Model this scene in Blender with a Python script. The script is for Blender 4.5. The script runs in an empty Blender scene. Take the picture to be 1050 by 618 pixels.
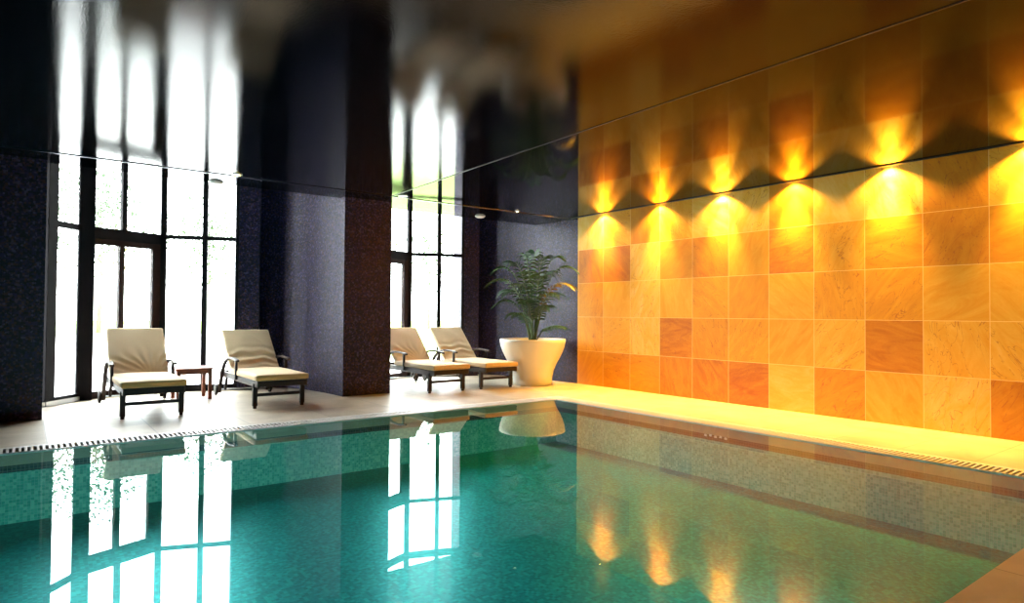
import bpy, bmesh, math, random
from mathutils import Vector, Matrix, noise
random.seed(7)
scene = bpy.context.scene
COL = scene.collection

# ---------------------------------------------------------------- camera
F_PX = 657.6; YAW = math.radians(37.2512); PITCH = math.radians(1.14666); ROLL = math.radians(0.4201); CAM_H = 1.22
cam_data = bpy.data.cameras.new('camera'); cam = bpy.data.objects.new('camera', cam_data); COL.objects.link(cam)
cam_data.sensor_width = 36; cam_data.sensor_fit = 'HORIZONTAL'; cam_data.lens = F_PX / 1050 * 36
cam_data.clip_start = 0.05; cam_data.clip_end = 300
_f = Vector((math.sin(YAW) * math.cos(PITCH), math.cos(YAW) * math.cos(PITCH), math.sin(PITCH)))
_r = Vector((math.cos(YAW), -math.sin(YAW), 0)); _u = _r.cross(_f)
_r2 = _r * math.cos(ROLL) + _u * math.sin(ROLL); _u2 = _u * math.cos(ROLL) - _r * math.sin(ROLL)
cam.matrix_world = Matrix(((_r2.x, _u2.x, -_f.x, 0), (_r2.y, _u2.y, -_f.y, 0), (_r2.z, _u2.z, -_f.z, CAM_H), (0, 0, 0, 1)))
scene.camera = cam

# ---------------------------------------------------------------- world, exposure
SKY = 27.0
world = bpy.data.worlds.new('overcast_sky'); scene.world = world; world.use_nodes = True
wn = world.node_tree.nodes; wl = world.node_tree.links
bg = wn['Background']; bg.inputs['Strength'].default_value = SKY
bg.inputs['Color'].default_value = (0.93, 0.97, 1.0, 1)
scene.view_settings.view_transform = 'Standard'; scene.view_settings.look = 'None'
scene.view_settings.exposure = 0.0; scene.view_settings.gamma = 1.0
scene.view_settings.use_curve_mapping = False
scene.cycles.max_bounces = 10; scene.cycles.glossy_bounces = 6; scene.cycles.diffuse_bounces = 5
scene.cycles.transparent_max_bounces = 16
scene.cycles.use_denoising = True
scene.cycles.caustics_reflective = False; scene.cycles.caustics_refractive = False
scene.cycles.sample_clamp_indirect = 12
WASH_WIDE, WASH_NARROW, WASH_COL, WASH_CORE = 150.0, 1000.0, (1.0, 0.53, 0.09), (1.0, 0.64, 0.30)
POOL_FILL = 28.0  # power of each added fill lamp inside the pool

# ---------------------------------------------------------------- geometry constants (metres)
H = 2.93; RX = 7.86; EDGE_L, EDGE_R = 9.12, 9.5
PER = 4.22                                    # distance between the two window bays
POOL_X0, POOL_X1, POOL_Y0, POOL_Y1 = -3.2, 6.12, 1.08, 6.98
GR = 0.285                                    # width of the overflow grate

# ---------------------------------------------------------------- materials
def new_mat(name):
    m = bpy.data.materials.new(name); m.use_nodes = True
    return m, m.node_tree.nodes, m.node_tree.links, m.node_tree.nodes['Principled BSDF']
def plain(name, col, rough=0.5, metal=0.0, spec=0.5, noise_amt=0.0, scale=20, bump=0.0, stretch=None):
    m, N, L, b = new_mat(name)
    b.inputs['Base Color'].default_value = (*col, 1); b.inputs['Roughness'].default_value = rough
    b.inputs['Metallic'].default_value = metal; b.inputs['Specular IOR Level'].default_value = spec
    if noise_amt or bump:
        tc = N.new('ShaderNodeTexCoord'); mp = N.new('ShaderNodeMapping'); L.new(tc.outputs['Object'], mp.inputs[0])
        if stretch: mp.inputs['Scale'].default_value = stretch
        nz = N.new('ShaderNodeTexNoise'); nz.inputs['Scale'].default_value = scale; nz.inputs['Detail'].default_value = 5
        L.new(mp.outputs[0], nz.inputs['Vector'])
        if noise_amt:
            rp = N.new('ShaderNodeValToRGB')
            rp.color_ramp.elements[0].position = 0.3; rp.color_ramp.elements[1].position = 0.7
            rp.color_ramp.elements[0].color = (*[c * (1 - noise_amt) for c in col], 1)
            rp.color_ramp.elements[1].color = (*[min(1, c * (1 + noise_amt)) for c in col], 1)
            L.new(nz.outputs['Fac'], rp.inputs[0]); L.new(rp.outputs[0], b.inputs['Base Color'])
        if bump:
            bp = N.new('ShaderNodeBump'); bp.inputs['Strength'].default_value = bump; bp.inputs['Distance'].default_value = 0.01
            L.new(nz.outputs['Fac'], bp.inputs['Height']); L.new(bp.outputs[0], b.inputs['Normal'])
    return m
def math_node(N, L, op, a, b=None):
    n = N.new('ShaderNodeMath'); n.operation = op
    for i, v in enumerate((a, b)):
        if v is None: continue
        if isinstance(v, (int, float)): n.inputs[i].default_value = v
        else: L.new(v, n.inputs[i])
    return n.outputs[0]
def ramp(N, L, fac, stops, interp='LINEAR'):
    r = N.new('ShaderNodeValToRGB'); cr = r.color_ramp; cr.interpolation = interp
    while len(cr.elements) < len(stops): cr.elements.new(0.5)
    for e, (p, c) in zip(cr.elements, stops): e.position = p; e.color = (*c, 1)
    L.new(fac, r.inputs[0]); return r.outputs[0]

def mosaic_mat(name, stops, scale, rough=0.3, bump=0.25, spec=0.5):
    m, N, L, b = new_mat(name)
    tc = N.new('ShaderNodeTexCoord'); v = N.new('ShaderNodeTexVoronoi'); v.inputs['Scale'].default_value = scale
    v.inputs['Randomness'].default_value = 0.55
    L.new(tc.outputs['Object'], v.inputs['Vector'])
    sp = N.new('ShaderNodeSeparateColor'); L.new(v.outputs['Color'], sp.inputs[0])
    L.new(ramp(N, L, sp.outputs[0], stops), b.inputs['Base Color'])
    L.new(math_node(N, L, 'MULTIPLY_ADD', sp.outputs[1], 0.3), b.inputs['Roughness'])
    b.inputs['Roughness'].links[0].from_node.inputs[2].default_value = rough
    b.inputs['Specular IOR Level'].default_value = spec
    bp = N.new('ShaderNodeBump'); bp.inputs['Strength'].default_value = bump; bp.inputs['Distance'].default_value = 0.01
    L.new(sp.outputs[2], bp.inputs['Height']); L.new(bp.outputs[0], b.inputs['Normal'])
    return m
def square_mosaic(name, stops, size, grout, rough=0.35, axis='XY', mortar=0.0012):
    m, N, L, b = new_mat(name)
    tc = N.new('ShaderNodeTexCoord'); vec = tc.outputs['Object']
    if axis != 'XY':
        s = N.new('ShaderNodeSeparateXYZ'); L.new(vec, s.inputs[0]); c = N.new('ShaderNodeCombineXYZ')
        L.new(s.outputs[axis[0]], c.inputs[0]); L.new(s.outputs[axis[1]], c.inputs[1]); vec = c.outputs[0]
    br = N.new('ShaderNodeTexBrick'); br.offset = 0; br.squash = 1
    br.inputs['Scale'].default_value = 1; br.inputs['Brick Width'].default_value = size; br.inputs['Row Height'].default_value = size
    br.inputs['Mortar Size'].default_value = mortar; br.inputs['Color1'].default_value = (1, 1, 1, 1)
    br.inputs['Color2'].default_value = (1, 1, 1, 1); br.inputs['Mortar'].default_value = (0, 0, 0, 1)
    L.new(vec, br.inputs['Vector'])
    sn = N.new('ShaderNodeVectorMath'); sn.operation = 'SCALE'; sn.inputs['Scale'].default_value = 1 / size; L.new(vec, sn.inputs[0])
    fl = N.new('ShaderNodeVectorMath'); fl.operation = 'FLOOR'; L.new(sn.outputs[0], fl.inputs[0])
    wn_ = N.new('ShaderNodeTexWhiteNoise'); wn_.noise_dimensions = '3D'; L.new(fl.outputs[0], wn_.inputs['Vector'])
    mix = N.new('ShaderNodeMix'); mix.data_type = 'RGBA'; mix.inputs['A'].default_value = (*grout, 1)
    L.new(br.outputs['Color'], mix.inputs['Factor']); L.new(ramp(N, L, wn_.outputs['Value'], stops), mix.inputs['B'])
    L.new(mix.outputs['Result'], b.inputs['Base Color']); b.inputs['Roughness'].default_value = rough
    return m

def sandstone_mat():
    m, N, L, b = new_mat('sandstone_tiles')
    tc = N.new('ShaderNodeTexCoord'); s = N.new('ShaderNodeSeparateXYZ'); L.new(tc.outputs['Object'], s.inputs[0])
    TH, TW, Y0 = 0.592, 0.6114, 3.485
    u = math_node(N, L, 'DIVIDE', math_node(N, L, 'SUBTRACT', s.outputs['Y'], Y0 - 60 * TW), TW)
    v = math_node(N, L, 'DIVIDE', s.outputs['Z'], TH)
    fu = math_node(N, L, 'FLOOR', u); fv = math_node(N, L, 'FLOOR', v)
    cc = N.new('ShaderNodeCombineXYZ'); L.new(fu, cc.inputs[0]); L.new(fv, cc.inputs[1])
    w = N.new('ShaderNodeTexWhiteNoise'); w.noise_dimensions = '3D'; L.new(cc.outputs[0], w.inputs['Vector'])
    sp = N.new('ShaderNodeSeparateColor'); L.new(w.outputs['Color'], sp.inputs[0])
    # per tile offset and rotation of the vein pattern
    off = N.new('ShaderNodeVectorMath'); off.operation = 'SCALE'; off.inputs['Scale'].default_value = 30; L.new(w.outputs['Color'], off.inputs[0])
    pos = N.new('ShaderNodeCombineXYZ'); L.new(s.outputs['Y'], pos.inputs[0]); L.new(s.outputs['Z'], pos.inputs[1])
    rot = N.new('ShaderNodeVectorRotate'); rot.rotation_type = 'Z_AXIS'; L.new(pos.outputs[0], rot.inputs['Vector'])
    L.new(math_node(N, L, 'MULTIPLY', sp.outputs[1], 6.28), rot.inputs['Angle'])
    add = N.new('ShaderNodeVectorMath'); add.operation = 'ADD'; L.new(rot.outputs[0], add.inputs[0]); L.new(off.outputs[0], add.inputs[1])
    mp = N.new('ShaderNodeMapping'); mp.inputs['Scale'].default_value = (1, 3.2, 1); L.new(add.outputs[0], mp.inputs[0])
    n1 = N.new('ShaderNodeTexNoise'); n1.inputs['Scale'].default_value = 2.2; n1.inputs['Detail'].default_value = 7
    n1.inputs['Roughness'].default_value = 0.62; n1.inputs['Distortion'].default_value = 1.3; L.new(mp.outputs[0], n1.inputs['Vector'])
    n2 = N.new('ShaderNodeTexNoise'); n2.inputs['Scale'].default_value = 40; n2.inputs['Detail'].default_value = 4; L.new(add.outputs[0], n2.inputs['Vector'])
    wv = N.new('ShaderNodeTexNoise'); wv.inputs['Scale'].default_value = 1.4; wv.inputs['Detail'].default_value = 3; wv.inputs['Distortion'].default_value = 2.5
    L.new(mp.outputs[0], wv.inputs['Vector'])
    # tone = tile tone + vein noise
    t = math_node(N, L, 'ADD', math_node(N, L, 'MULTIPLY', sp.outputs[0], 0.62), math_node(N, L, 'MULTIPLY', n1.outputs['Fac'], 0.55))
    t = math_node(N, L, 'ADD', t, math_node(N, L, 'MULTIPLY', n2.outputs['Fac'], 0.08))
    col = ramp(N, L, t, [(0.15, (0.84, 0.62, 0.20)), (0.40, (0.76, 0.45, 0.055)), (0.60, (0.69, 0.34, 0.018)), (0.86, (0.54, 0.21, 0.010)), (1.0, (0.40, 0.12, 0.008))])
    vein = math_node(N, L, 'LESS_THAN', math_node(N, L, 'ABSOLUTE', math_node(N, L, 'SUBTRACT', wv.outputs['Fac'], 0.5)), 0.006)
    vein = math_node(N, L, 'MULTIPLY', vein, math_node(N, L, 'GREATER_THAN', sp.outputs[2], 0.45))
    mv = N.new('ShaderNodeMix'); mv.data_type = 'RGBA'; L.new(math_node(N, L, 'MULTIPLY', vein, 0.55), mv.inputs['Factor'])
    L.new(col, mv.inputs['A']); mv.inputs['B'].default_value = (0.34, 0.09, 0.02, 1)
    # joints
    def joint(x, wd):
        fr = math_node(N, L, 'FRACT', x); return math_node(N, L, 'LESS_THAN', math_node(N, L, 'MINIMUM', fr, math_node(N, L, 'SUBTRACT', 1.0, fr)), wd)
    j = math_node(N, L, 'MAXIMUM', joint(u, 0.006), joint(v, 0.006))
    mj = N.new('ShaderNodeMix'); mj.data_type = 'RGBA'; L.new(math_node(N, L, 'MULTIPLY', j, 0.7), mj.inputs['Factor'])
    L.new(mv.outputs['Result'], mj.inputs['A']); mj.inputs['B'].default_value = (0.9, 0.68, 0.24, 1)
    L.new(mj.outputs['Result'], b.inputs['Base Color']); b.inputs['Roughness'].default_value = 0.6
    b.inputs['Specular IOR Level'].default_value = 0.3
    hh = math_node(N, L, 'ADD', math_node(N, L, 'MULTIPLY', j, -0.6), math_node(N, L, 'MULTIPLY', n1.outputs['Fac'], 0.8))
    hh = math_node(N, L, 'ADD', hh, math_node(N, L, 'MULTIPLY', sp.outputs[2], 0.5))
    bp = N.new('ShaderNodeBump'); bp.inputs['Strength'].default_value = 0.35; bp.inputs['Distance'].default_value = 0.006
    L.new(hh, bp.inputs['Height']); L.new(bp.outputs[0], b.inputs['Normal'])
    return m

def deck_mat():
    m, N, L, b = new_mat('limestone_deck')
    tc = N.new('ShaderNodeTexCoord')
    mp = N.new('ShaderNodeMapping'); mp.inputs['Location'].default_value = (-0.19, -0.17, 0); L.new(tc.outputs['Object'], mp.inputs[0])
    br = N.new('ShaderNodeTexBrick'); br.offset = 0; br.inputs['Scale'].default_value = 1
    br.inputs['Brick Width'].default_value = 0.9; br.inputs['Row Height'].default_value = 0.6; br.inputs['Mortar Size'].default_value = 0.004
    br.inputs['Color1'].default_value = (0.56, 0.49, 0.38, 1); br.inputs['Color2'].default_value = (0.50, 0.43, 0.33, 1)
    br.inputs['Mortar'].default_value = (0.26, 0.22, 0.17, 1); L.new(mp.outputs[0], br.inputs['Vector'])
    n = N.new('ShaderNodeTexNoise'); n.inputs['Scale'].default_value = 2.5; n.inputs['Detail'].default_value = 8; n.inputs['Distortion'].default_value = 0.8
    L.new(tc.outputs['Object'], n.inputs['Vector'])
    mx = N.new('ShaderNodeMix'); mx.data_type = 'RGBA'; mx.blend_type = 'MULTIPLY'; mx.inputs['Factor'].default_value = 1
    L.new(br.outputs['Color'], mx.inputs['A']); L.new(ramp(N, L, n.outputs['Fac'], [(0.3, (0.82, 0.78, 0.72)), (0.65, (1.1, 1.08, 1.05))]), mx.inputs['B'])
    L.new(mx.outputs['Result'], b.inputs['Base Color']); b.inputs['Roughness'].default_value = 0.42
    return m

def film_mat(name, rough, bump, ior=1.38):
    m, N, L, b = new_mat(name)
    b.inputs['Base Color'].default_value = (0.003, 0.003, 0.005, 1); b.inputs['Roughness'].default_value = rough
    b.inputs['IOR'].default_value = ior; b.inputs['Specular IOR Level'].default_value = 0.5
    tc = N.new('ShaderNodeTexCoord'); n = N.new('ShaderNodeTexNoise'); n.inputs['Scale'].default_value = 90; n.inputs['Detail'].default_value = 2
    L.new(tc.outputs['Object'], n.inputs['Vector'])
    bp = N.new('ShaderNodeBump'); bp.inputs['Strength'].default_value = bump; bp.inputs['Distance'].default_value = 0.002
    L.new(n.outputs['Fac'], bp.inputs['Height']); L.new(bp.outputs[0], b.inputs['Normal'])
    return m

def thin_clear(name, ior, tint=(1, 1, 1), bump=0.0, bscale=1.0):
    m = bpy.data.materials.new(name); m.use_nodes = True; N = m.node_tree.nodes; L = m.node_tree.links; N.clear()
    out = N.new('ShaderNodeOutputMaterial'); mix = N.new('ShaderNodeMixShader'); t = N.new('ShaderNodeBsdfTransparent'); g = N.new('ShaderNodeBsdfGlossy')
    t.inputs[0].default_value = (*tint, 1); g.inputs['Roughness'].default_value = 0.0
    # Schlick reflectance, the same from both sides of the sheet
    fr = N.new('ShaderNodeLayerWeight'); fr.inputs['Blend'].default_value = 0.5; r0 = ((ior - 1) / (ior + 1)) ** 2
    pw = math_node(N, L, 'POWER', fr.outputs['Facing'], 5.0)
    ma = N.new('ShaderNodeMath'); ma.operation = 'MULTIPLY_ADD'; L.new(pw, ma.inputs[0]); ma.inputs[1].default_value = 1 - r0; ma.inputs[2].default_value = r0
    L.new(ma.outputs[0], mix.inputs[0]); L.new(t.outputs[0], mix.inputs[1]); L.new(g.outputs[0], mix.inputs[2]); L.new(mix.outputs[0], out.inputs[0])
    if bump:
        tc = N.new('ShaderNodeTexCoord'); n = N.new('ShaderNodeTexNoise'); n.inputs['Scale'].default_value = bscale; n.inputs['Detail'].default_value = 1
        L.new(tc.outputs['Object'], n.inputs['Vector'])
        bp = N.new('ShaderNodeBump'); bp.inputs['Strength'].default_value = bump; bp.inputs['Distance'].default_value = 0.002
        L.new(n.outputs['Fac'], bp.inputs['Height']); L.new(bp.outputs[0], g.inputs['Normal']); L.new(bp.outputs[0], fr.inputs['Normal'])
    return m
def emit_mat(name, col, st):
    m = bpy.data.materials.new(name); m.use_nodes = True; N = m.node_tree.nodes; L = m.node_tree.links; N.clear()
    o = N.new('ShaderNodeOutputMaterial'); e = N.new('ShaderNodeEmission'); e.inputs[0].default_value = (*col, 1); e.inputs[1].default_value = st
    L.new(e.outputs[0], o.inputs[0]); return m

M = dict(
    mosaic=mosaic_mat('navy_glass_mosaic', [(0.0, (0.003, 0.003, 0.004)), (0.35, (0.009, 0.007, 0.030)), (0.64, (0.022, 0.016, 0.076)), (0.82, (0.055, 0.022, 0.012)), (1.0, (0.07, 0.06, 0.15))], 48, spec=0.3),
    stone=sandstone_mat(), deck=deck_mat(),
    film_main=film_mat('black_ceiling_film', 0.055, 0.2, 1.21), film_side=film_mat('black_ceiling_film_smooth', 0.045, 0.05, 1.17), 
    teal_floor=square_mosaic('teal_pool_floor_mosaic', [(0, (0.0, 0.16, 0.18)), (0.5, (0.0, 0.24, 0.26)), (1, (0.02, 0.38, 0.38))], 0.025, (0.01, 0.27, 0.28)),
    teal_xz=square_mosaic('green_pool_wall_mosaic', [(0, (0.04, 0.36, 0.27)), (0.5, (0.10, 0.47, 0.35)), (1, (0.25, 0.62, 0.45))], 0.025, (0.3, 0.55, 0.45), axis='XZ'),
    teal_yz=square_mosaic('green_pool_side_mosaic', [(0, (0.04, 0.36, 0.27)), (0.5, (0.10, 0.47, 0.35)), (1, (0.25, 0.62, 0.45))], 0.025, (0.3, 0.55, 0.45), axis='YZ'),
    edge_tile=plain('beige_pool_edge_tile', (0.42, 0.33, 0.22), 0.4, noise_amt=0.12, scale=6),
    border_xz=square_mosaic('dark_border_mosaic', [(0, (0.006, 0.02, 0.018)), (1, (0.012, 0.045, 0.04))], 0.03, (0.12, 0.12, 0.09), axis='XZ', mortar=0.003),
    border_yz=square_mosaic('dark_border_mosaic_side', [(0, (0.006, 0.02, 0.018)), (1, (0.012, 0.045, 0.04))], 0.03, (0.12, 0.12, 0.09), axis='YZ', mortar=0.003),
    white_plastic=plain('white_grate_plastic', (0.72, 0.70, 0.66), 0.4),
    trough=plain('dark_grate_trough', (0.02, 0.02, 0.02), 0.7),
    frame=plain('dark_bronze_frame', (0.014, 0.013, 0.015), 0.6, spec=0.07, noise_amt=0.2, scale=8),
    frame_door=plain('brown_door_frame', (0.028, 0.013, 0.010), 0.55, spec=0.2, noise_amt=0.2, scale=8),
    steel=plain('brushed_steel', (0.55, 0.56, 0.58), 0.3, metal=1.0),
    seam=plain('ceiling_seam_metal', (0.10, 0.11, 0.16), 0.25, metal=1.0),
    seam_dark=plain('ceiling_seam_dark', (0.01, 0.01, 0.01), 0.4),
    dark_paint=plain('dark_plaster', (0.02, 0.02, 0.022), 0.8),
    pale_paint=plain('pale_soffit_plaster', (0.5, 0.5, 0.5), 0.8),
    glass=thin_clear('window_glass', 1.5, (0.96, 0.98, 0.97)),
    water=thin_clear('clear_pool_water', 1.33, (0.40, 0.93, 0.92), 0.02, 3.0),
    dark_wood=plain('dark_stained_teak', (0.022, 0.014, 0.011), 0.5, spec=0.25, noise_amt=0.35, scale=14, stretch=(6, 1, 6)),
    grey_wood=plain('greyed_teak_arm', (0.055, 0.036, 0.028), 0.5, spec=0.3, noise_amt=0.35, scale=14, stretch=(6, 1, 6)),
    red_wood=plain('reddish_teak', (0.22, 0.065, 0.032), 0.5, spec=0.25, noise_amt=0.35, scale=14, stretch=(1, 6, 6)),
    cream=plain('cream_canvas', (0.86, 0.66, 0.41), 0.85, noise_amt=0.05, scale=120, bump=0.15),
    front_shade=plain('ochre_cushion_front_shade', (0.62, 0.42, 0.16), 0.8, noise_amt=0.06, scale=90),
    rubber=plain('black_rubber', (0.012, 0.012, 0.012), 0.7),
    pot=plain('white_glazed_pot', (0.82, 0.79, 0.72), 0.35, noise_amt=0.02, scale=5),
    soil=plain('dark_soil', (0.03, 0.02, 0.012), 0.95, noise_amt=0.5, scale=40, bump=0.5),
    leaf=plain('palm_leaf', (0.025, 0.085, 0.018), 0.5, spec=0.3, noise_amt=0.5, scale=9),
    leaf_yellow=plain('yellowing_palm_leaf', (0.30, 0.24, 0.03), 0.45, noise_amt=0.4, scale=9),
    stem=plain('palm_stem', (0.10, 0.16, 0.04), 0.5, noise_amt=0.4, scale=12),
    paving=plain('pale_paving', (0.62, 0.62, 0.60), 0.8, noise_amt=0.06, scale=2),
    lawn=plain('lawn_grass', (0.24, 0.36, 0.07), 0.9, noise_amt=0.3, scale=3),
    tree_leaf=plain('tree_foliage', (0.065, 0.09, 0.06), 0.8, noise_amt=0.5, scale=2),
    bark=plain('tree_bark', (0.12, 0.11, 0.10), 0.9, noise_amt=0.3, scale=6),
    grey_metal=plain('grey_painted_metal', (0.22, 0.23, 0.24), 0.5),
    lamp_black=plain('black_lamp_housing', (0.02, 0.02, 0.02), 0.4, metal=0.5),
    white_paint=plain('white_painted_ring', (0.6, 0.6, 0.6), 0.4),
    halogen=emit_mat('halogen_glow', (1.0, 0.72, 0.35), 60),
    halogen_yellow=emit_mat('yellow_halogen_glow', (1.0, 0.85, 0.12), 14),
    halogen_dim=emit_mat('soft_halogen_glow', (1.0, 0.80, 0.5), 6),
)

# ---------------------------------------------------------------- mesh helpers
class MB:
    def __init__(s): s.v = []; s.f = []; s.smooth = False
    def add(s, vs, fs):
        o = len(s.v); s.v += [tuple(v) for v in vs]; s.f += [tuple(i + o for i in f) for f in fs]; return s
    def box(s, lo, hi):
        x0, y0, z0 = lo; x1, y1, z1 = hi
        return s.add([(x0, y0, z0), (x1, y0, z0), (x1, y1, z0), (x0, y1, z0), (x0, y0, z1), (x1, y0, z1), (x1, y1, z1), (x0, y1, z1)],
                     [(0, 3, 2, 1), (4, 5, 6, 7), (0, 1, 5, 4), (1, 2, 6, 5), (2, 3, 7, 6), (3, 0, 4, 7)])
    def prism(s, poly, z0, z1):                     # vertical extrusion of a ccw polygon
        n = len(poly)
        return s.add([(x, y, z0) for x, y in poly] + [(x, y, z1) for x, y in poly],
                     [tuple(reversed(range(n))), tuple(range(n, 2 * n))] + [(i, (i + 1) % n, n + (i + 1) % n, n + i) for i in range(n)])
    def beam(s, p0, p1, w, h, up=(0, 0, 1)):        # rectangular bar, w sideways, h along 'up'
        p0 = Vector(p0); p1 = Vector(p1); d = (p1 - p0).normalized(); side = d.cross(Vector(up)).normalized(); u = side.cross(d)
        vs = [p + side * a * w / 2 + u * b * h / 2 for p in (p0, p1) for a, b in ((-1, -1), (1, -1), (1, 1), (-1, 1))]
        return s.add(vs, [(0, 1, 2, 3), (7, 6, 5, 4), (0, 4, 5, 1), (1, 5, 6, 2), (2, 6, 7, 3), (3, 7, 4, 0)])
    def ribbon(s, pts, w, h, side):                 # rectangular section swept along pts, 'side' is the fixed sideways axis
        side = Vector(side).normalized(); P = [Vector(p) for p in pts]; vs = []
        for i, p in enumerate(P):
            d = (P[min(i + 1, len(P) - 1)] - P[max(i - 1, 0)]).normalized(); u = side.cross(d).normalized()
            vs += [p + side * a * w / 2 + u * b * h / 2 for a, b in ((-1, -1), (1, -1), (1, 1), (-1, 1))]
        fs = [(3, 2, 1, 0), tuple(len(vs) - 4 + k for k in range(4))]
        for i in range(len(P) - 1):
            a = 4 * i
            fs += [(a + k, a + (k + 1) % 4, a + 4 + (k + 1) % 4, a + 4 + k) for k in range(4)]
        return s.add(vs, fs)
    def tube(s, pts, rad, n=8):
        P = [Vector(p) for p in pts]; R = rad if isinstance(rad, (list, tuple)) else [rad] * len(P); vs = []
        ref = Vector((0, 0, 1)) if abs((P[-1] - P[0]).normalized().z) < 0.9 else Vector((1, 0, 0))
        for i, p in enumerate(P):
            d = (P[min(i + 1, len(P) - 1)] - P[max(i - 1, 0)]).normalized(); a = d.cross(ref).normalized(); b = d.cross(a)
            vs += [p + (a * math.cos(2 * math.pi * k / n) + b * math.sin(2 * math.pi * k / n)) * R[i] for k in range(n)]
        fs = [tuple(range(n)), tuple(reversed(range(len(vs) - n, len(vs))))]
        for i in range(len(P) - 1):
            fs += [(n * i + k, n * (i + 1) + k, n * (i + 1) + (k + 1) % n, n * i + (k + 1) % n) for k in range(n)]
        return s.add(vs, fs)
    def lathe(s, prof, n=32, c=(0, 0, 0)):          # prof: list of (r, z)
        vs = [(c[0] + r * math.cos(2 * math.pi * k / n), c[1] + r * math.sin(2 * math.pi * k / n), c[2] + z) for r, z in prof for k in range(n)]
        fs = [(n * i + k, n * i + (k + 1) % n, n * (i + 1) + (k + 1) % n, n * (i + 1) + k) for i in range(len(prof) - 1) for k in range(n)]
        fs += [tuple(reversed(range(n))), tuple(range(n * (len(prof) - 1), n * len(prof)))]
        return s.add(vs, fs)
    def build(s, name, mat, parent=None, bevel=0.0, smooth=False, mats=None):
        me = bpy.data.meshes.new(name); me.from_pydata(s.v, [], s.f); me.validate(); me.update()
        bm = bmesh.new(); bm.from_mesh(me); bmesh.ops.recalc_face_normals(bm, faces=bm.faces); bm.to_mesh(me); bm.free()
        me.materials.append(mat)
        for m in (mats or []): me.materials.append(m)
        o = bpy.data.objects.new(name, me); COL.objects.link(o)
        if parent: o.parent = parent
        if smooth:
            for p in me.polygons: p.use_smooth = True
        if bevel:
            b = o.modifiers.new('bevel', 'BEVEL'); b.width = bevel; b.segments = 2; b.limit_method = 'ANGLE'; b.angle_limit = math.radians(40)
        return o
def tag(o, label=None, cat=None, group=None, kind=None):
    if label: o['label'] = label
    if cat: o['category'] = cat
    if group: o['group'] = group
    if kind: o['kind'] = kind
    return o
def empty(name, loc=(0, 0, 0), rz=0.0):
    o = bpy.data.objects.new(name, None); o.empty_display_size = 0.1; o.location = loc; o.rotation_euler = (0, 0, rz); COL.objects.link(o); return o
def copy_tree(o, parent=None):
    c = o.copy(); COL.objects.link(c); c.parent = parent
    for ch in list(o.children): copy_tree(ch, c)
    return c
def struct(name, mb, mat, parent=None, **k):
    o = mb.build(name, mat, parent, **k)
    if not parent: o['kind'] = 'structure'
    return o

# ================================================================ SETTING
# ---- deck with the opening of the pool
fl = MB(); gx = POOL_X1 + GR; gy = POOL_Y1 + GR
for (x0, y0, x1, y1) in ((-4, gy, RX, 9.2), (gx, POOL_Y0, RX, gy), (-4, -3, RX, POOL_Y0), (-4, POOL_Y0, POOL_X0, gy)):
    fl.box((x0, y0, -0.2), (x1, y1, 0))
# behind the pillars the deck follows the bow of the two window bays
BAY = [(0.16, 10.05), (0.40, 10.38), (0.66, 10.64), (1.15, 10.93), (1.68, 11.06), (2.20, 10.93), (2.68, 10.68)]
for dx in (0, PER):
    pts = [(x + dx, y + 0.03) for x, y in BAY] + [(min(2.98 + dx, RX), 10.95), (min(3.75 + dx, RX), 10.95)]
    fl.prism([(-0.2 + dx, 9.2), (min(3.75 + dx, RX), 9.2)] + list(reversed(pts)) + [(-0.2 + dx, 10.05)], -0.2, 0)
struct('floor', fl, M['deck'])

# ---- right wall in sandstone tiles
wr = MB(); wr.box((RX, -3, -0.2), (RX + 0.2, 8.40, 3.2)); struct('wall_right', wr, M['stone'])
# ---- left far wall, pillar, back and near walls in dark mosaic
w = MB(); w.prism([(-4, 8.95), (0.18, 8.95), (0.18, 9.1), (0.12, 10.08), (-4, 10.08)], 0, 4.6); struct('wall_far_left', w, M['mosaic'])
w = MB(); w.box((-4.2, -3, -0.2), (-4, 9, 4.6)); struct('wall_left', w, M['mosaic'])
w = MB(); w.box((-4, -3.2, -0.2), (RX + 0.2, -3, 3.2)); struct('wall_near', w, M['mosaic'])
def curve_wall(pts, n=6):                          # Catmull-Rom through the plan points
    out = []
    P = [Vector((x, y, 0)) for x, y in pts]; P = [P[0] * 2 - P[1]] + P + [P[-1] * 2 - P[-2]]
    for i in range(1, len(P) - 2):
        for k in range(n):
            t = k / n; a, b, c, d = P[i - 1], P[i], P[i + 1], P[i + 2]
            q = 0.5 * (2 * b + (c - a) * t + (2 * a - 5 * b + 4 * c - d) * t * t + (3 * b - a - 3 * c + d) * t ** 3); out.append((q.x, q.y))
    out.append(pts[-1]); return out
cv = curve_wall([(3.0, 10.98), (3.32, 10.66), (3.54, 10.22), (3.65, 9.75), (3.70, 9.35), (3.72, 8.96)])
w = MB(); w.prism(cv + [(4.48, 8.96), (4.48, 9.1), (4.36, 10.08), (4.3, 11.1), (3.0, 11.1)], 0, 4.6)
struct('wall_pillar', w, M['mosaic'])
cv = curve_wall([(7.22, 10.98), (7.48, 10.62), (7.66, 10.2), (7.76, 9.7), (7.80, 9.2), (7.86, 8.40)])
w = MB(); w.prism(cv + [(8.06, 8.40), (8.06, 11.1), (7.22, 11.1)], 0, 4.6); struct('wall_far_right', w, M['mosaic'])
for dx in (0, PER):                                # narrow mosaic jamb beside each window bay
    w = MB(); w.prism([(2.68 + dx, 10.64), (2.97 + dx, 10.55), (3.0 + dx, 10.60), (3.0 + dx, 11.1), (2.72 + dx, 11.1)], 0, 4.6)
    struct('wall_jamb', w, M['mosaic'])

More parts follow.
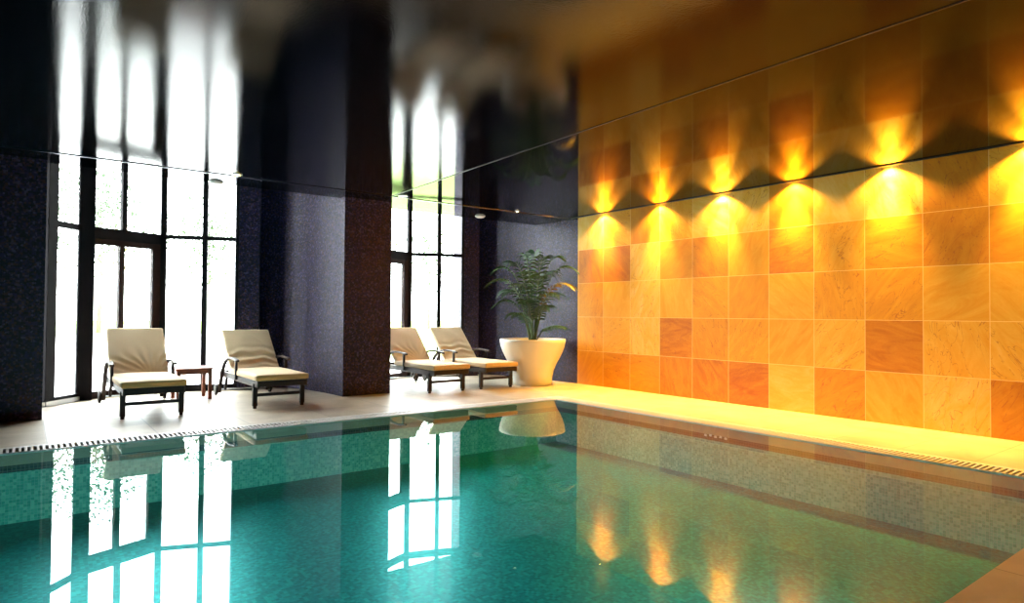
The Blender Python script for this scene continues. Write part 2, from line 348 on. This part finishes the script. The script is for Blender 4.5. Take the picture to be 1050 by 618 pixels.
# ---- stretched film ceiling in three fields, window wells left open above
SEAM_Y, SEAM_X, CEIL_X1 = 8.5, 4.1, 7.69
c = MB(); nx, ny = 24, 30; vs = []; fs = []
SX = lambda y: 4.22 + 0.0317 * (y - 7.9)
X0c, Y0c, Y1c = -4.0, -3.0, SEAM_Y
SAG = 0.0
for j in range(ny + 1):
    for i in range(nx + 1):
        y = Y0c + (Y1c - Y0c) * j / ny; x = X0c + (SX(y) - X0c) * i / nx
        vs.append((x, y, H + SAG * math.sin(math.pi * i / nx) * math.sin(math.pi * j / ny)))
fs = [(j * (nx + 1) + i, j * (nx + 1) + i + 1, (j + 1) * (nx + 1) + i + 1, (j + 1) * (nx + 1) + i) for j in range(ny) for i in range(nx)]
c.add(vs, fs); o = struct('ceiling', c, M['film_main'])
for p in o.data.polygons: pass
sd = o.modifiers.new('solid', 'SOLIDIFY'); sd.thickness = 0.04; sd.offset = 1
c = MB(); c.prism([(SX(-3), -3), (CEIL_X1, -3), (CEIL_X1, SEAM_Y), (SX(SEAM_Y), SEAM_Y)], H, H + 0.05); struct('ceiling_side', c, M['film_side'])
c = MB(); c.prism([(-4, SEAM_Y), (CEIL_X1, SEAM_Y), (RX, SEAM_Y - 0.1), (RX, EDGE_R), (4.1, EDGE_R), (4.1, EDGE_L), (-4, EDGE_L)], H, H + 0.05)
struct('ceiling_far', c, M['film_side'])
t = MB(); t.box((-4, SEAM_Y - 0.02, H - 0.008), (CEIL_X1, SEAM_Y + 0.02, H + 0.02)); struct('trim_1', t, M['seam'])
t = MB(); t.prism([(SX(-3) - 0.007, -3), (SX(-3) + 0.007, -3), (SX(SEAM_Y) + 0.007, SEAM_Y), (SX(SEAM_Y) - 0.007, SEAM_Y)], H - 0.005, H + 0.02); struct('trim_2', t, M['seam_dark'])
t = MB(); t.box((CEIL_X1 - 0.012, -3, H - 0.012), (CEIL_X1 + 0.012, SEAM_Y - 0.1, H + 0.09)); struct('trim_3', t, M['seam_dark'])
u = MB(); u.box((CEIL_X1, -3, 3.16), (RX, 8.4, 3.2)); u.box((CEIL_X1 - 0.2, -3, H + 0.06), (CEIL_X1 - 0.02, 8.4, 3.2)); struct('ceiling_slot', u, M['dark_paint'])
# upper bulkhead facing the windows and the roof above the wells
u = MB(); u.box((-4, EDGE_L - 0.06, H + 0.051), (4.1, EDGE_L, 4.6)); u.box((4.1, EDGE_R - 0.06, H + 0.051), (RX, EDGE_R, 4.6)); struct('wall_bulkhead', u, M['dark_paint'])
u = MB(); u.box((-4.2, -3.2, 4.6), (RX + 0.3, 11.3, 4.7)); struct('ceiling_roof', u, M['dark_paint'])

# ---- bowed window bays
ZT = 4.55
def facet(idx, A, B, stiles, rails, depth=0.07, kind='window', post=0.0, matf=None):
    """A,B plan points; stiles: (fraction, width, z0, z1); rails: (z0, z1, frac0, frac1)."""
    A = Vector((*A, 0)); B = Vector((*B, 0)); d = (B - A); Ln = d.length; d.normalize(); nrm = Vector((-d.y, d.x, 0))
    ang = math.atan2(d.y, d.x); root = empty('%s_%d' % (kind, idx), A, ang); root['kind'] = 'structure'
    f = MB()
    for fr, wd, z0, z1 in stiles: f.box((fr * Ln - wd / 2, -depth / 2, z0), (fr * Ln + wd / 2, depth / 2, z1))
    for z0, z1, f0, f1 in rails: f.box((f0 * Ln, -depth / 2 + 0.004, z0), (f1 * Ln, depth / 2 - 0.004, z1))
    f.build('%s_frame' % kind, matf or M['frame'], root, bevel=0.004)
    g = MB(); g.box((0.01, -0.004, 0.05), (Ln - 0.01, 0.004, rails[-1][0] if kind == 'door' else ZT)); g.build('glass', M['glass'], root)
    return root, Ln
wi = 1
for bay, dx in enumerate((0, PER)):
    P0, P1, P2, P3 = (0.20 + dx, 10.10), (0.67 + dx, 10.64), (1.68 + dx, 11.06), (2.68 + dx, 10.67)
    top = [(3.34, 3.46, 0, 1), (4.47, ZT, 0, 1)]
    facet(wi, P0, P1, [(0.12, 0.16, 0, ZT), (0.88, 0.07, 0, ZT)], [(0, 0.10, 0, 1), (2.32, 2.40, 0, 1)] + top); wi += 1
    # double door facet: glazed upper light over a two leaf door
    facet(wi, P1, P2, [(0.455, 0.07, 2.40, ZT)], [(2.24, 2.40, 0, 1)] + top); wi += 1
    root, Ln = facet(bay + 1, P1, P2, [(0.06, 0.06, 0.0, 2.24), (0.43, 0.075, 0, 2.24), (0.91, 0.16, 0, 2.24)], [(0, 0.10, 0, 1), (2.16, 2.24, 0, 1)], kind='door', matf=M['frame_door'])
    h = MB(); h.tube([(0.47 * Ln, -0.04, 1.05), (0.47 * Ln, -0.09, 1.05), (0.58 * Ln, -0.09, 1.05)], 0.01, 8); h.build('door_handle', M['steel'], root)
    facet(wi, P2, P3, [(0.55, 0.075, 0, ZT), (0.985, 0.05, 0, ZT)], [(0, 0.10, 0, 1), (2.34, 2.40, 0, 1)] + top); wi += 1
    # posts at the corners of the bow
    for k, (P, wd) in enumerate(((P1, 0.19), (P2, 0.085))):
        m = MB(); m.box((P[0] - wd / 2, P[1] - wd / 2 - 0.02, 0), (P[0] + wd / 2, P[1] + wd / 2 - 0.02, ZT)); struct('trim_%d' % (10 + bay * 4 + k), m, M['frame'], bevel=0.01)
    m = MB(); m.ribbon([(P0[0] - 0.02, P0[1] - 0.06, 0.03), (P1[0] - 0.03, P1[1] - 0.08, 0.03)], 0.06, 0.02, (0, 0, 1)); struct('baseboard_bay_%d' % (bay + 1), m, M['steel'])

# ---- outside: terrace and lawn
g = MB(); g.box((-60, 9.3, -0.5), (9.5, 46, -0.22)); g.box((9.5, 9.3, -0.5), (90, 18.5, -0.22)); struct('ground_terrace', g, M['paving'])
g = MB(); g.box((9.5, 18.5, -0.5), (90, 46, -0.22)); g.box((-90, 46, -0.5), (120, 120, -0.22)); struct('ground_lawn', g, M['lawn'])

# ================================================================ POOL
pool = empty('swimming_pool', ((POOL_X0 + POOL_X1) / 2, (POOL_Y0 + POOL_Y1) / 2, -0.6))
tag(pool, 'large rectangular swimming pool lined with teal mosaic, filled to the brim', 'pool')
off = Vector((-pool.location.x, -pool.location.y, -pool.location.z))
def ppart(name, mb, mat):
    o = mb.build(name, mat, pool); o.matrix_parent_inverse = Matrix.Translation(off); return o
PD = -0.60
m = MB(); m.box((POOL_X0, POOL_Y0, PD - 0.1), (POOL_X1, POOL_Y1, PD)); ppart('basin_floor', m, M['teal_floor'])
for nm, (lo, hi), mt, bd in (('basin_wall', ((POOL_X0, POOL_Y1, 0), (POOL_X1, POOL_Y1 + 0.03, 0)), 'teal_xz', 'border_xz'),
                         ('basin_wall', ((POOL_X1, POOL_Y0, 0), (POOL_X1 + 0.03, POOL_Y1 + 0.03, 0)), 'teal_yz', 'border_yz'),
                         ('basin_wall', ((POOL_X0, POOL_Y0 - 0.1, 0), (POOL_X1, POOL_Y0, 0)), 'teal_xz', 'border_xz'),
                         ('basin_wall', ((POOL_X0 - 0.1, POOL_Y0 - 0.1, 0), (POOL_X0, POOL_Y1 + 0.1, 0)), 'teal_yz', 'border_yz')):
    for n2, z0, z1, mm in ((nm, PD, -0.165, mt), ('mosaic_border', -0.165, -0.105, bd), ('edge_course', -0.105, -0.012, 'edge_tile')):
        m = MB(); m.box((lo[0], lo[1], z0), (hi[0], hi[1], z1)); ppart(n2, m, M[mm])
m = MB(); m.add([(POOL_X0, POOL_Y0, -0.006), (POOL_X1, POOL_Y0, -0.006), (POOL_X1, POOL_Y1, -0.006), (POOL_X0, POOL_Y1, -0.006)], [(0, 1, 2, 3)])
tag(m.build('pool_water', M['water']), 'still clear water filling the teal swimming pool', 'water', kind='stuff')

# ---- unseen fill lamps added in the near and left pool walls to brighten the pool
for k, (x, y, side) in enumerate(((1.2, POOL_Y0, 0), (3.2, POOL_Y0, 0), (POOL_X0, 2.4, 1), (POOL_X0, 5.0, 1))):
    a = MB(); a.lathe([(0.13, 0.0), (0.13, 0.015), (0.10, 0.02)], 28); a.v = [(w_ + x, p + y, q_ - 0.32) if side else (p + x, w_ + y, q_ - 0.32) for p, q_, w_ in a.v]; r = ppart('pool_fill_lamp', a, M['steel'])
    ld = bpy.data.lights.new('pool_fill_beam', 'AREA'); ld.shape = 'DISK'; ld.size = 0.19; ld.energy = POOL_FILL; ld.color = (0.75, 0.97, 1.0); ld.spread = math.radians(130)
    lo = bpy.data.objects.new('pool_fill_beam', ld); COL.objects.link(lo); lo.location = (x + 0.03 * side, y + 0.03 * (1 - side), -0.32); lo.rotation_euler = (math.radians(90), 0, math.radians(-90 * side))

for k in range(5):
    m = MB(); m.box((POOL_X1 - 0.004, 4.16 + 0.065 * k, -0.132 + 0.008 * (k % 2)), (POOL_X1 + 0.001, 4.19 + 0.065 * k, -0.108 + 0.008 * (k % 2))); ppart('marker_tile', m, M['white_plastic'])
# ---- overflow grates: bars across a trough, one long grate on each visible side
def grate(name, label, far):
    bars = MB(); tr = MB(); n = 0
    if far:
        x = POOL_X0
        while x < POOL_X1 - 0.02:
            bars.box((x, POOL_Y1 + 0.001, -0.011), (x + 0.02, gy - 0.05, 0.003)); x += 0.043
        bars.prism([(POOL_X0, POOL_Y1), (POOL_X1, POOL_Y1), (POOL_X1, POOL_Y1 + 0.018), (POOL_X0, POOL_Y1 + 0.018)], -0.011, 0.003)
        bars.prism([(POOL_X0, gy - 0.06), (gx - 0.06, gy - 0.06), (gx, gy), (POOL_X0, gy)], -0.011, 0.003)
        bars.box((POOL_X1 - 0.005, POOL_Y1 + 0.019, -0.011), (gx - 0.055, gy - 0.055, 0.003))
        tr.box((POOL_X0, POOL_Y1 + 0.035, -0.1), (gx, gy - 0.001, -0.06)); loc = ((POOL_X0 + POOL_X1) / 2, gy - GR / 2, -0.2)
    else:
        y = POOL_Y0
        while y < POOL_Y1 + 0.05:
            bars.box((POOL_X1 + 0.001, y, -0.011), (gx - 0.05, y + 0.02, 0.003)); y += 0.043
        bars.prism([(POOL_X1, POOL_Y0), (POOL_X1 + 0.018, POOL_Y0), (POOL_X1 + 0.018, POOL_Y1), (POOL_X1, POOL_Y1)], -0.011, 0.003)
        bars.prism([(gx - 0.06, POOL_Y0), (gx, POOL_Y0), (gx, gy), (gx - 0.06, gy - 0.06)], -0.011, 0.003)
        tr.box((POOL_X1 + 0.035, POOL_Y0, -0.1), (gx - 0.001, POOL_Y1, -0.06)); loc = (gx - GR / 2, (POOL_Y0 + gy) / 2, -0.2)
    r = tag(empty(name, loc), label, 'grate')
    for o in (bars.build('grate_bars', M['white_plastic'], r), tr.build('trough', M['trough'], r)):
        o.matrix_parent_inverse = Matrix.Translation((-loc[0], -loc[1], -loc[2]))
grate('overflow_grate', 'white slotted overflow grate along the far pool edge, in front of the loungers', True)
grate('overflow_grate', 'white slotted overflow grate along the right pool edge, beside the sandstone wall', False)

# ================================================================ WALL WASHERS (in the ceiling slot above the sandstone wall)
wash = empty('wall_washer_lamp')
hs = MB(); hs.lathe([(0.028, 0.0), (0.032, 0.02), (0.032, 0.10), (0.018, 0.125), (0.012, 0.15)], 20); hs.build('lamp_housing', M['lamp_black'], wash, smooth=False)
bl = MB(); bl.lathe([(0.001, -0.012), (0.018, -0.008), (0.024, -0.001)], 16); bl.build('bulb', M['halogen'], wash)
for nm, pw, ang, bld in (('wide_beam', WASH_WIDE, 132, 0.5), ('narrow_beam', WASH_NARROW, 62, 1.0)):
    ld = bpy.data.lights.new(nm, 'SPOT'); ld.energy = pw; ld.color = WASH_COL if ang > 60 else WASH_CORE; ld.spot_size = math.radians(ang); ld.spot_blend = bld; ld.shadow_soft_size = 0.018
    lo = bpy.data.objects.new(nm, ld); COL.objects.link(lo); lo.parent = wash; lo.location = (0, 0, -0.02); lo.rotation_euler = (0, math.radians(6 if ang > 60 else 3), 0)
ORD = ['first halogen wall washer from the palm corner, above sandstone tiles', 'second halogen wall washer from the palm corner, above sandstone tiles',
       'third halogen wall washer from the palm corner, above sandstone tiles', 'fourth halogen wall washer from the palm corner, above sandstone tiles',
       'fifth halogen wall washer from the palm corner, with the widest bright fan of light', 'halogen wall washer at the right edge of the photo, above sandstone tiles']
for k, y in enumerate((7.74, 6.54, 5.42, 4.35, 3.21, 1.89)):
    o = wash if k == 0 else copy_tree(wash)
    o.location = (RX - 0.085, y, 2.99)
    tag(o, ORD[k], 'wall light', 'halogen wall washers in the ceiling slot')

# small ceiling fittings
def downlight(loc, label, mat, r=0.045, power=0):
    root = tag(empty('ceiling_downlight', loc), label, 'ceiling light', 'small fittings set in the black ceiling')
    a = MB(); a.lathe([(r * 0.6, 0.0), (r * 0.62, -0.012), (r, -0.01), (r, 0.0)], 24); a.build('ring', M['steel'], root)
    a = MB(); a.lathe([(0.001, -0.022), (r * 0.35, -0.019), (r * 0.6, -0.010), (r * 0.62, 0.0)], 20); a.build('lens', mat, root)
    return root
downlight((2.07, 8.36, H), 'small glowing yellow downlight in black ceiling near the left window bay', M['halogen_yellow'], r=0.06)
downlight((6.47, 8.38, H), 'small glowing white downlight in black ceiling above the potted palm', M['halogen_dim'], r=0.04)
downlight((4.35, 8.36, H), 'unlit round ceiling downlight beside the tall dark pillar', M['steel'], r=0.07)
def disc(loc, label, r):
    root = tag(empty('smoke_detector', loc), label, 'detector')
    a = MB(); a.lathe([(r, 0.0), (r, -0.012), (r * 0.75, -0.03), (0.01, -0.034)], 28); a.build('cover', M['white_paint'], root, smooth=False)
    a = MB(); a.lathe([(r * 1.05, 0.0), (r * 1.08, -0.006), (r, -0.008)], 28); a.build('base_ring', M['steel'], root)
disc((6.30, 9.22, H), 'pale round ceiling detector between right window bay and palm', 0.085)
disc((1.97, 9.02, H), 'pale flat ceiling detector in front of the left window bay', 0.085)

# ================================================================ LOUNGERS
def cushion(mb_pts, lx, ly, lz, r, seed, folds=0.0, fold_y=0.2, nx=22, ny=34, nz=4):
    """rounded box centred on x, from y=0..ly and z=0..lz, softly wrinkled; returns MB"""
    bm = bmesh.new(); vmap = {}
    def P(i, j, k):
        key = (i, j, k)
        if key in vmap: return vmap[key]
        x = (i / nx - 0.5) * lx; y = j / ny * ly; z = k / nz * lz
        cx = max(-lx / 2 + r, min(lx / 2 - r, x)); cy = max(r, min(ly - r, y)); cz = max(r, min(lz - r, z))
        d = Vector((x - cx, y - cy, z - cz)); q = Vector((cx, cy, cz)) + (d.normalized() * r if d.length > 1e-6 else d)
        if k == nz and 0 < i < nx and 0 < j < ny:
            e = min(i, nx - i) / nx * min(j, ny - j) / ny
            q.z += 0.010 * min(1, e * 12) + 0.006 * noise.noise(Vector((q.x * 5 + seed, q.y * 4, seed)))
            if folds:
                env = math.exp(-((y - fold_y) / (0.22 * ly)) ** 2)
                if seed % 2: ph = 22 * math.atan2(x - 0.14, y + 0.03) + 2.5 * noise.noise(Vector((x * 5, y * 5, seed)))
                else: ph = 42 * y + 4 * noise.noise(Vector((x * 4, y * 3, seed))) + 16 * x * x
                q.z += folds * env * math.sin(ph)
        elif k == 0 and 0 < i < nx and 0 < j < ny: q.z = 0
        vmap[key] = bm.verts.new(q); return vmap[key]
    def quad(a, b, c_, d): 
        try: bm.faces.new((a, b, c_, d))
        except ValueError: pass
    for i in range(nx):
        for j in range(ny):
            quad(P(i, j, nz), P(i + 1, j, nz), P(i + 1, j + 1, nz), P(i, j + 1, nz)); quad(P(i, j, 0), P(i, j + 1, 0), P(i + 1, j + 1, 0), P(i + 1, j, 0))
    for i in range(nx):
        for k in range(nz):
            quad(P(i, 0, k), P(i + 1, 0, k), P(i + 1, 0, k + 1), P(i, 0, k + 1)); quad(P(i, ny, k), P(i, ny, k + 1), P(i + 1, ny, k + 1), P(i + 1, ny, k))
    for j in range(ny):
        for k in range(nz):
            quad(P(0, j, k), P(0, j, k + 1), P(0, j + 1, k + 1), P(0, j + 1, k)); quad(P(nx, j, k), P(nx, j + 1, k), P(nx, j + 1, k + 1), P(nx, j, k + 1))
    bmesh.ops.recalc_face_normals(bm, faces=bm.faces); bm.verts.index_update()
    m = MB(); m.v = [tuple(v.co) for v in bm.verts]; m.f = [tuple(v.index for v in f.verts) for f in bm.faces]; bm.free(); return m

def make_lounger(label, angle, seed):
    root = tag(empty('sun_lounger'), label, 'sun lounger', 'four cream cushioned sun loungers along the windows')
    W = 0.30; wood = M['dark_wood']
    for s in (-1, 1):
        MB().box((s * W - 0.016, -0.13, 0.275), (s * W + 0.016, 1.86, 0.355)).build('side_rail', M['grey_wood'], root, bevel=0.005)
    MB().box((-W, -0.135, 0.285), (W, -0.105, 0.355)).build('foot_rail', wood, root, bevel=0.005)
    MB().box((-W, 1.83, 0.285), (W, 1.86, 0.355)).build('head_rail', wood, root, bevel=0.005)
    for s in (-1, 1):
        lg = MB(); lg.box((s * W - 0.028, 0.0, 0.03), (s * W + 0.028, 0.055, 0.315)); lg.box((s * W - 0.02, 0.008, 0.0), (s * W + 0.02, 0.047, 0.03))
        lg.build('front_leg', wood, root, bevel=0.006)
    MB().box((-W + 0.02, 0.015, 0.15), (W - 0.02, 0.04, 0.19)).build('stretcher', wood, root, bevel=0.005)
    sl = MB(); y = -0.09
    while y < 1.12: sl.box((-W + 0.015, y, 0.335), (W - 0.015, y + 0.05, 0.354)); y += 0.068
    sl.build('seat_slats', wood, root)
    for s in (-1, 1):
        x = s * 0.345; path = [(x, 0.70, 0.560), (x, 0.80, 0.574), (x, 0.92, 0.584), (x, 1.05, 0.586), (x, 1.18, 0.574), (x, 1.31, 0.538), (x, 1.41, 0.475), (x, 1.49, 0.39), (x, 1.56, 0.29), (x, 1.62, 0.18), (x, 1.67, 0.08), (x, 1.69, 0.04)]
        MB().ribbon(path, 0.05, 0.028, (1, 0, 0)).build('armrest', M['grey_wood'], root, bevel=0.006)
        MB().box((s * 0.335 - 0.016, 0.79, 0.30), (s * 0.335 + 0.016, 0.825, 0.565)).build('arm_post', wood, root, bevel=0.004)
        wh = MB(); wh.lathe([(0.012, -0.018), (0.07, -0.018), (0.082, -0.01), (0.082, 0.01), (0.07, 0.018), (0.012, 0.018)], 26)
        wh.v = [(s * 0.385 + z, 1.71 + a, 0.082 + b) for a, b, z in wh.v]; wh.build('wheel', wood, root)
        lg = MB(); lg.beam((s * 0.27, 1.55, 0.32), (s * 0.27, 1.66, 0.09), 0.035, 0.05, (0, 1, 0)); lg.build('rear_leg', wood, root, bevel=0.005)
    MB().tube([(-0.40, 1.71, 0.082), (0.40, 1.71, 0.082)], 0.011, 10).build('axle', M['steel'], root)
    # raised backrest
    hy, hz = 1.13, 0.365; ca, sa = math.cos(angle), math.sin(angle); BL = 0.76
    def bk(x, l, t): return (x, hy + ca * l - sa * t, hz + sa * l + ca * t)
    bf = MB()
    for s in (-1, 1): bf.beam(bk(s * 0.265, 0, -0.012), bk(s * 0.265, BL, -0.012), 0.028, 0.04, (0, -sa, ca))
    l = 0.04
    while l < BL: bf.beam(bk(-0.26, l, 0.0), bk(0.26, l, 0.0), 0.045, 0.014, (0, -sa, ca)); l += 0.085
    bf.build('backrest_frame', wood, root, bevel=0.004)
    for s in (-1, 1):
        st = MB(); st.beam(bk(s * 0.22, 0.42, -0.03), (s * 0.22, hy + ca * 0.42 + 0.22, 0.33), 0.02, 0.03); st.build('backrest_strut', M['steel'], root)
    sc = cushion(None, 0.67, 1.30, 0.078, 0.022, seed, folds=0.002, fold_y=1.1)
    sc.v = [(x, y - 0.145, z + 0.356) for x, y, z in sc.v]; o = sc.build('seat_cushion', M['cream'], root, smooth=True, mats=[M['front_shade']])
    for p in o.data.polygons:
        if p.normal.y < -0.75: p.material_index = 1  # front faces coloured ochre for their shade and the warm lamplight on them
    bc = cushion(None, 0.67, 0.80, 0.075, 0.026, seed + 3, folds=0.011, fold_y=0.2, ny=56, nx=40)
    bc.v = [bk(x, l - 0.01, t + 0.01) for x, l, t in bc.v]; bc.build('back_cushion', M['cream'], root, smooth=True)
    return root
LNG = [(1.205, 8.43, 0.0, 47.5, 'cream cushioned sun lounger nearest the left edge, in front of the glass door'),
       (2.65, 8.44, 0.0, 43.5, 'cream cushioned sun lounger beside the reddish side table and curved dark wall'),
       (5.27, 8.58, 0.0, 45, 'cream cushioned sun lounger right beside the tall dark pillar'),
       (6.225, 8.58, 0.0, 45, 'cream cushioned sun lounger nearest the potted palm')]
for k, (x, y, rz, an, lb) in enumerate(LNG):
    o = make_lounger(lb, math.radians(an), k * 7 + 2); o.location = (x, y, 0); o.rotation_euler.z = rz

# ---- side table
tb = tag(empty('side_table', (1.90, 9.97, 0)), 'small square reddish wooden side table between the two left loungers', 'table')
S = 0.235
tt = MB(); y = -S
while y < S - 0.01: tt.box((-S, y, 0.415), (S, y + 0.074, 0.44)); y += 0.079
tt.build('tabletop', M['red_wood'], tb, bevel=0.003)
ap = MB()
for s in (-1, 1): ap.box((-0.2, s * 0.2 - 0.01, 0.355), (0.2, s * 0.2 + 0.01, 0.415)); ap.box((s * 0.2 - 0.01, -0.2, 0.355), (s * 0.2 + 0.01, 0.2, 0.415))
ap.build('apron', M['red_wood'], tb, bevel=0.003)
for sx in (-1, 1):
    for sy in (-1, 1): MB().box((sx * 0.2 - 0.024, sy * 0.2 - 0.024, 0), (sx * 0.2 + 0.024, sy * 0.2 + 0.024, 0.415)).build('leg', M['red_wood'], tb, bevel=0.004)

# ================================================================ PALM IN POT
PX, PY = 7.10, 8.73
palm = tag(empty('potted_palm', (PX, PY, 0)), 'green feathery palm in a large flared white pot in the corner', 'plant')
pr = [(0.325, 0.0), (0.335, 0.01), (0.338, 0.06), (0.35, 0.15), (0.375, 0.26), (0.42, 0.37), (0.475, 0.47), (0.525, 0.57), (0.557, 0.66), (0.572, 0.74), (0.577, 0.785), (0.568, 0.795), (0.555, 0.785), (0.54, 0.74), (0.51, 0.70)]
MB().lathe(pr, 64).build('pot', M['pot'], palm, smooth=True)
MB().lathe([(0.505, 0.69), (0.505, 0.715), (0.3, 0.735), (0.02, 0.745)], 40).build('soil', M['soil'], palm, smooth=True)
right = Vector((math.cos(YAW), -math.sin(YAW), 0)); fwd = Vector((math.sin(YAW), math.cos(YAW), 0))
def frond(tip_r, tip_z, tip_f, root_r=0.0, arch=0.5, ln=0.26, mat='leaf', n=15, seed=0):
    """pinnate leaf: arching midrib from the soil to the tip with two rows of narrow leaflets"""
    rnd = random.Random(seed)
    p0 = right * root_r + fwd * rnd.uniform(-0.06, 0.06) + Vector((0, 0, 0.72)); p2 = right * tip_r + fwd * tip_f + Vector((0, 0, tip_z))
    p1 = p0 * 0.6 + (p2 * 0.4); p1.z = max(p2.z, p0.z + 0.3) + arch * 0.55; p1.x = p0.x * 0.72 + p2.x * 0.28; p1.y = p0.y * 0.72 + p2.y * 0.28
    B = lambda t: p0 * (1 - t) ** 2 + p1 * 2 * t * (1 - t) + p2 * t * t
    pts = [B(t / 16) for t in range(17)]
    stem = MB(); stem.tube(pts, [0.011 * (1 - 0.8 * i / 16) for i in range(17)], 6)
    so = stem.build('frond_stem', M['stem'], palm, smooth=True)
    lf = MB(); t0 = 0.34
    for i in range(n):
        t = t0 + (1 - t0) * i / (n - 1); c0 = B(t); d = (B(min(1, t + 0.02)) - B(t - 0.02)).normalized()
        side = d.cross(Vector((0, 0, 1))); side = side.normalized() if side.length > 0.05 else right
        up = side.cross(d)
        u_ = (t - t0) / (1 - t0); L0 = ln * (0.45 + 1.1 * math.sin(math.pi * (0.18 + 0.72 * u_))) * rnd.uniform(0.85, 1.1) * 0.8
        for s in (-1, 1):
            dr = (side * s * (0.9 - 0.35 * u_) + d * (0.55 + 0.5 * u_) + up * 0.22).normalized(); wd = 0.0145
            q = c0; vs = []; K = 4
            for k in range(K + 1):
                a = k / K; q = c0 + dr * L0 * a + Vector((0, 0, -1)) * L0 * 0.55 * a * a
                wv_ = d * (wd * math.sin(math.pi * (0.12 + 0.86 * a))) ; vs += [q - wv_, q + Vector((0, 0, -0.003)), q + wv_]
            for v_ in vs:                                        # keep leaves off the walls
                lim = RX - PX - 0.03
                if v_.x > lim: v_.x = lim
            lf.add(vs, [(3 * k + e, 3 * k + 3 + e, 3 * k + 4 + e, 3 * k + 1 + e) for k in range(K) for e in (0, 1)])
    lo = lf.build('leaflets', M[mat], so, smooth=False)
FR = [(-0.62, 2.02, 0.1, -0.04, .35), (-0.70, 1.78, -0.25, -0.05, .45), (-0.62, 1.42, 0.1, -0.05, .45), (-0.40, 2.14, 0.3, -0.02, .25),
      (-0.16, 2.24, -0.1, -0.02, .15), (0.03, 2.30, 0.05, 0.0, .12), (0.20, 2.20, -0.25, 0.02, .15), (0.45, 2.22, 0.0, 0.03, .2),
      (0.68, 2.02, -0.12, 0.04, .45), (0.62, 1.72, -0.3, 0.04, .42), (0.40, 1.55, -0.5, 0.03, .4), (0.50, 1.02, -0.3, 0.05, .12), (-0.35, 1.22, -0.35, -0.03, .25),
      (-0.25, 1.70, -0.45, 0.0, .35), (0.15, 1.85, -0.4, 0.02, .3), (-0.1, 1.95, 0.5, 0.0, .3), (0.35, 1.95, 0.15, 0.02, .3), (-0.5, 1.62, 0.4, 0.0, .4), (0.25, 1.35, -0.3, .05, .2), (-0.15, 1.45, -0.3, -.04, .2)]
for k, (r_, z_, f_, rr, ar) in enumerate(FR):
    frond(r_, z_, f_, rr, ar, ln=0.27 if z_ > 1.5 else 0.22, mat='leaf_yellow' if k == 9 else 'leaf', seed=k)

# ================================================================ OUTSIDE: pale trees and posts beyond the terrace
def blob_foliage(c, r, n, seed, size=0.42):
    rnd = random.Random(seed); m = MB()
    for _ in range(n):
        v = Vector((rnd.gauss(0, 1), rnd.gauss(0, 1), rnd.gauss(0, 1))).normalized() * (rnd.random() ** 0.45)
        q = Vector((c[0] + v.x * r[0], c[1] + v.y * r[1], c[2] + v.z * r[2])); a = Vector((rnd.gauss(0, 1), rnd.gauss(0, 1), rnd.gauss(0, 1))).normalized()
        b = a.cross(Vector((0.3, 0.5, 0.8))).normalized(); s_ = size * rnd.uniform(0.5, 1)
        m.add([q - a * s_ * 0.5, q + b * s_ * 0.22, q + a * s_ * 0.5, q - b * s_ * 0.22], [(0, 1, 2, 3)])
    return m
def tree(x, y, h, rx, label, seed):
    root = tag(empty('tree', (x, y, -0.22)), label, 'tree', 'trees beyond the terrace')
    MB().tube([(0, 0, 0), (0.1, 0.05, h * 0.35), (0.0, 0.1, h * 0.7)], [0.16, 0.12, 0.05], 10).build('trunk', M['bark'], root, smooth=True)
    blob_foliage((0, 0, h * 0.62), (rx, rx, h * 0.38), 2200, seed).build('crown', M['tree_leaf'], root)
tree(3.9, 50, 13, 3.2, 'pale overexposed tree seen through the glass door of the left bay', 1)
tree(11.6, 55, 12, 3.4, 'pale overexposed tree seen through the right panes of the left bay', 2)
tree(0.6, 38, 9, 0.7, 'slim overexposed tree seen through the narrow leftmost pane', 3)
tree(31, 54, 12, 3.6, 'pale overexposed tree seen through the right window bay', 4)
for k, (x, y) in enumerate(((9.0, 43.0), (8.2, 43.0))):
    r = tag(empty('garden_post', (x, y, -0.22)), ['right grey post standing outside the left window bay', 'left grey post standing outside the left window bay'][k], 'post', 'grey posts outside')
    MB().lathe([(0.19, 0), (0.19, 2.05), (0.17, 2.12)], 16).build('shaft', M['grey_metal'], r); MB().lathe([(0.22, 2.12), (0.22, 2.16), (0.02, 2.25)], 16).build('cap', M['grey_metal'], r)
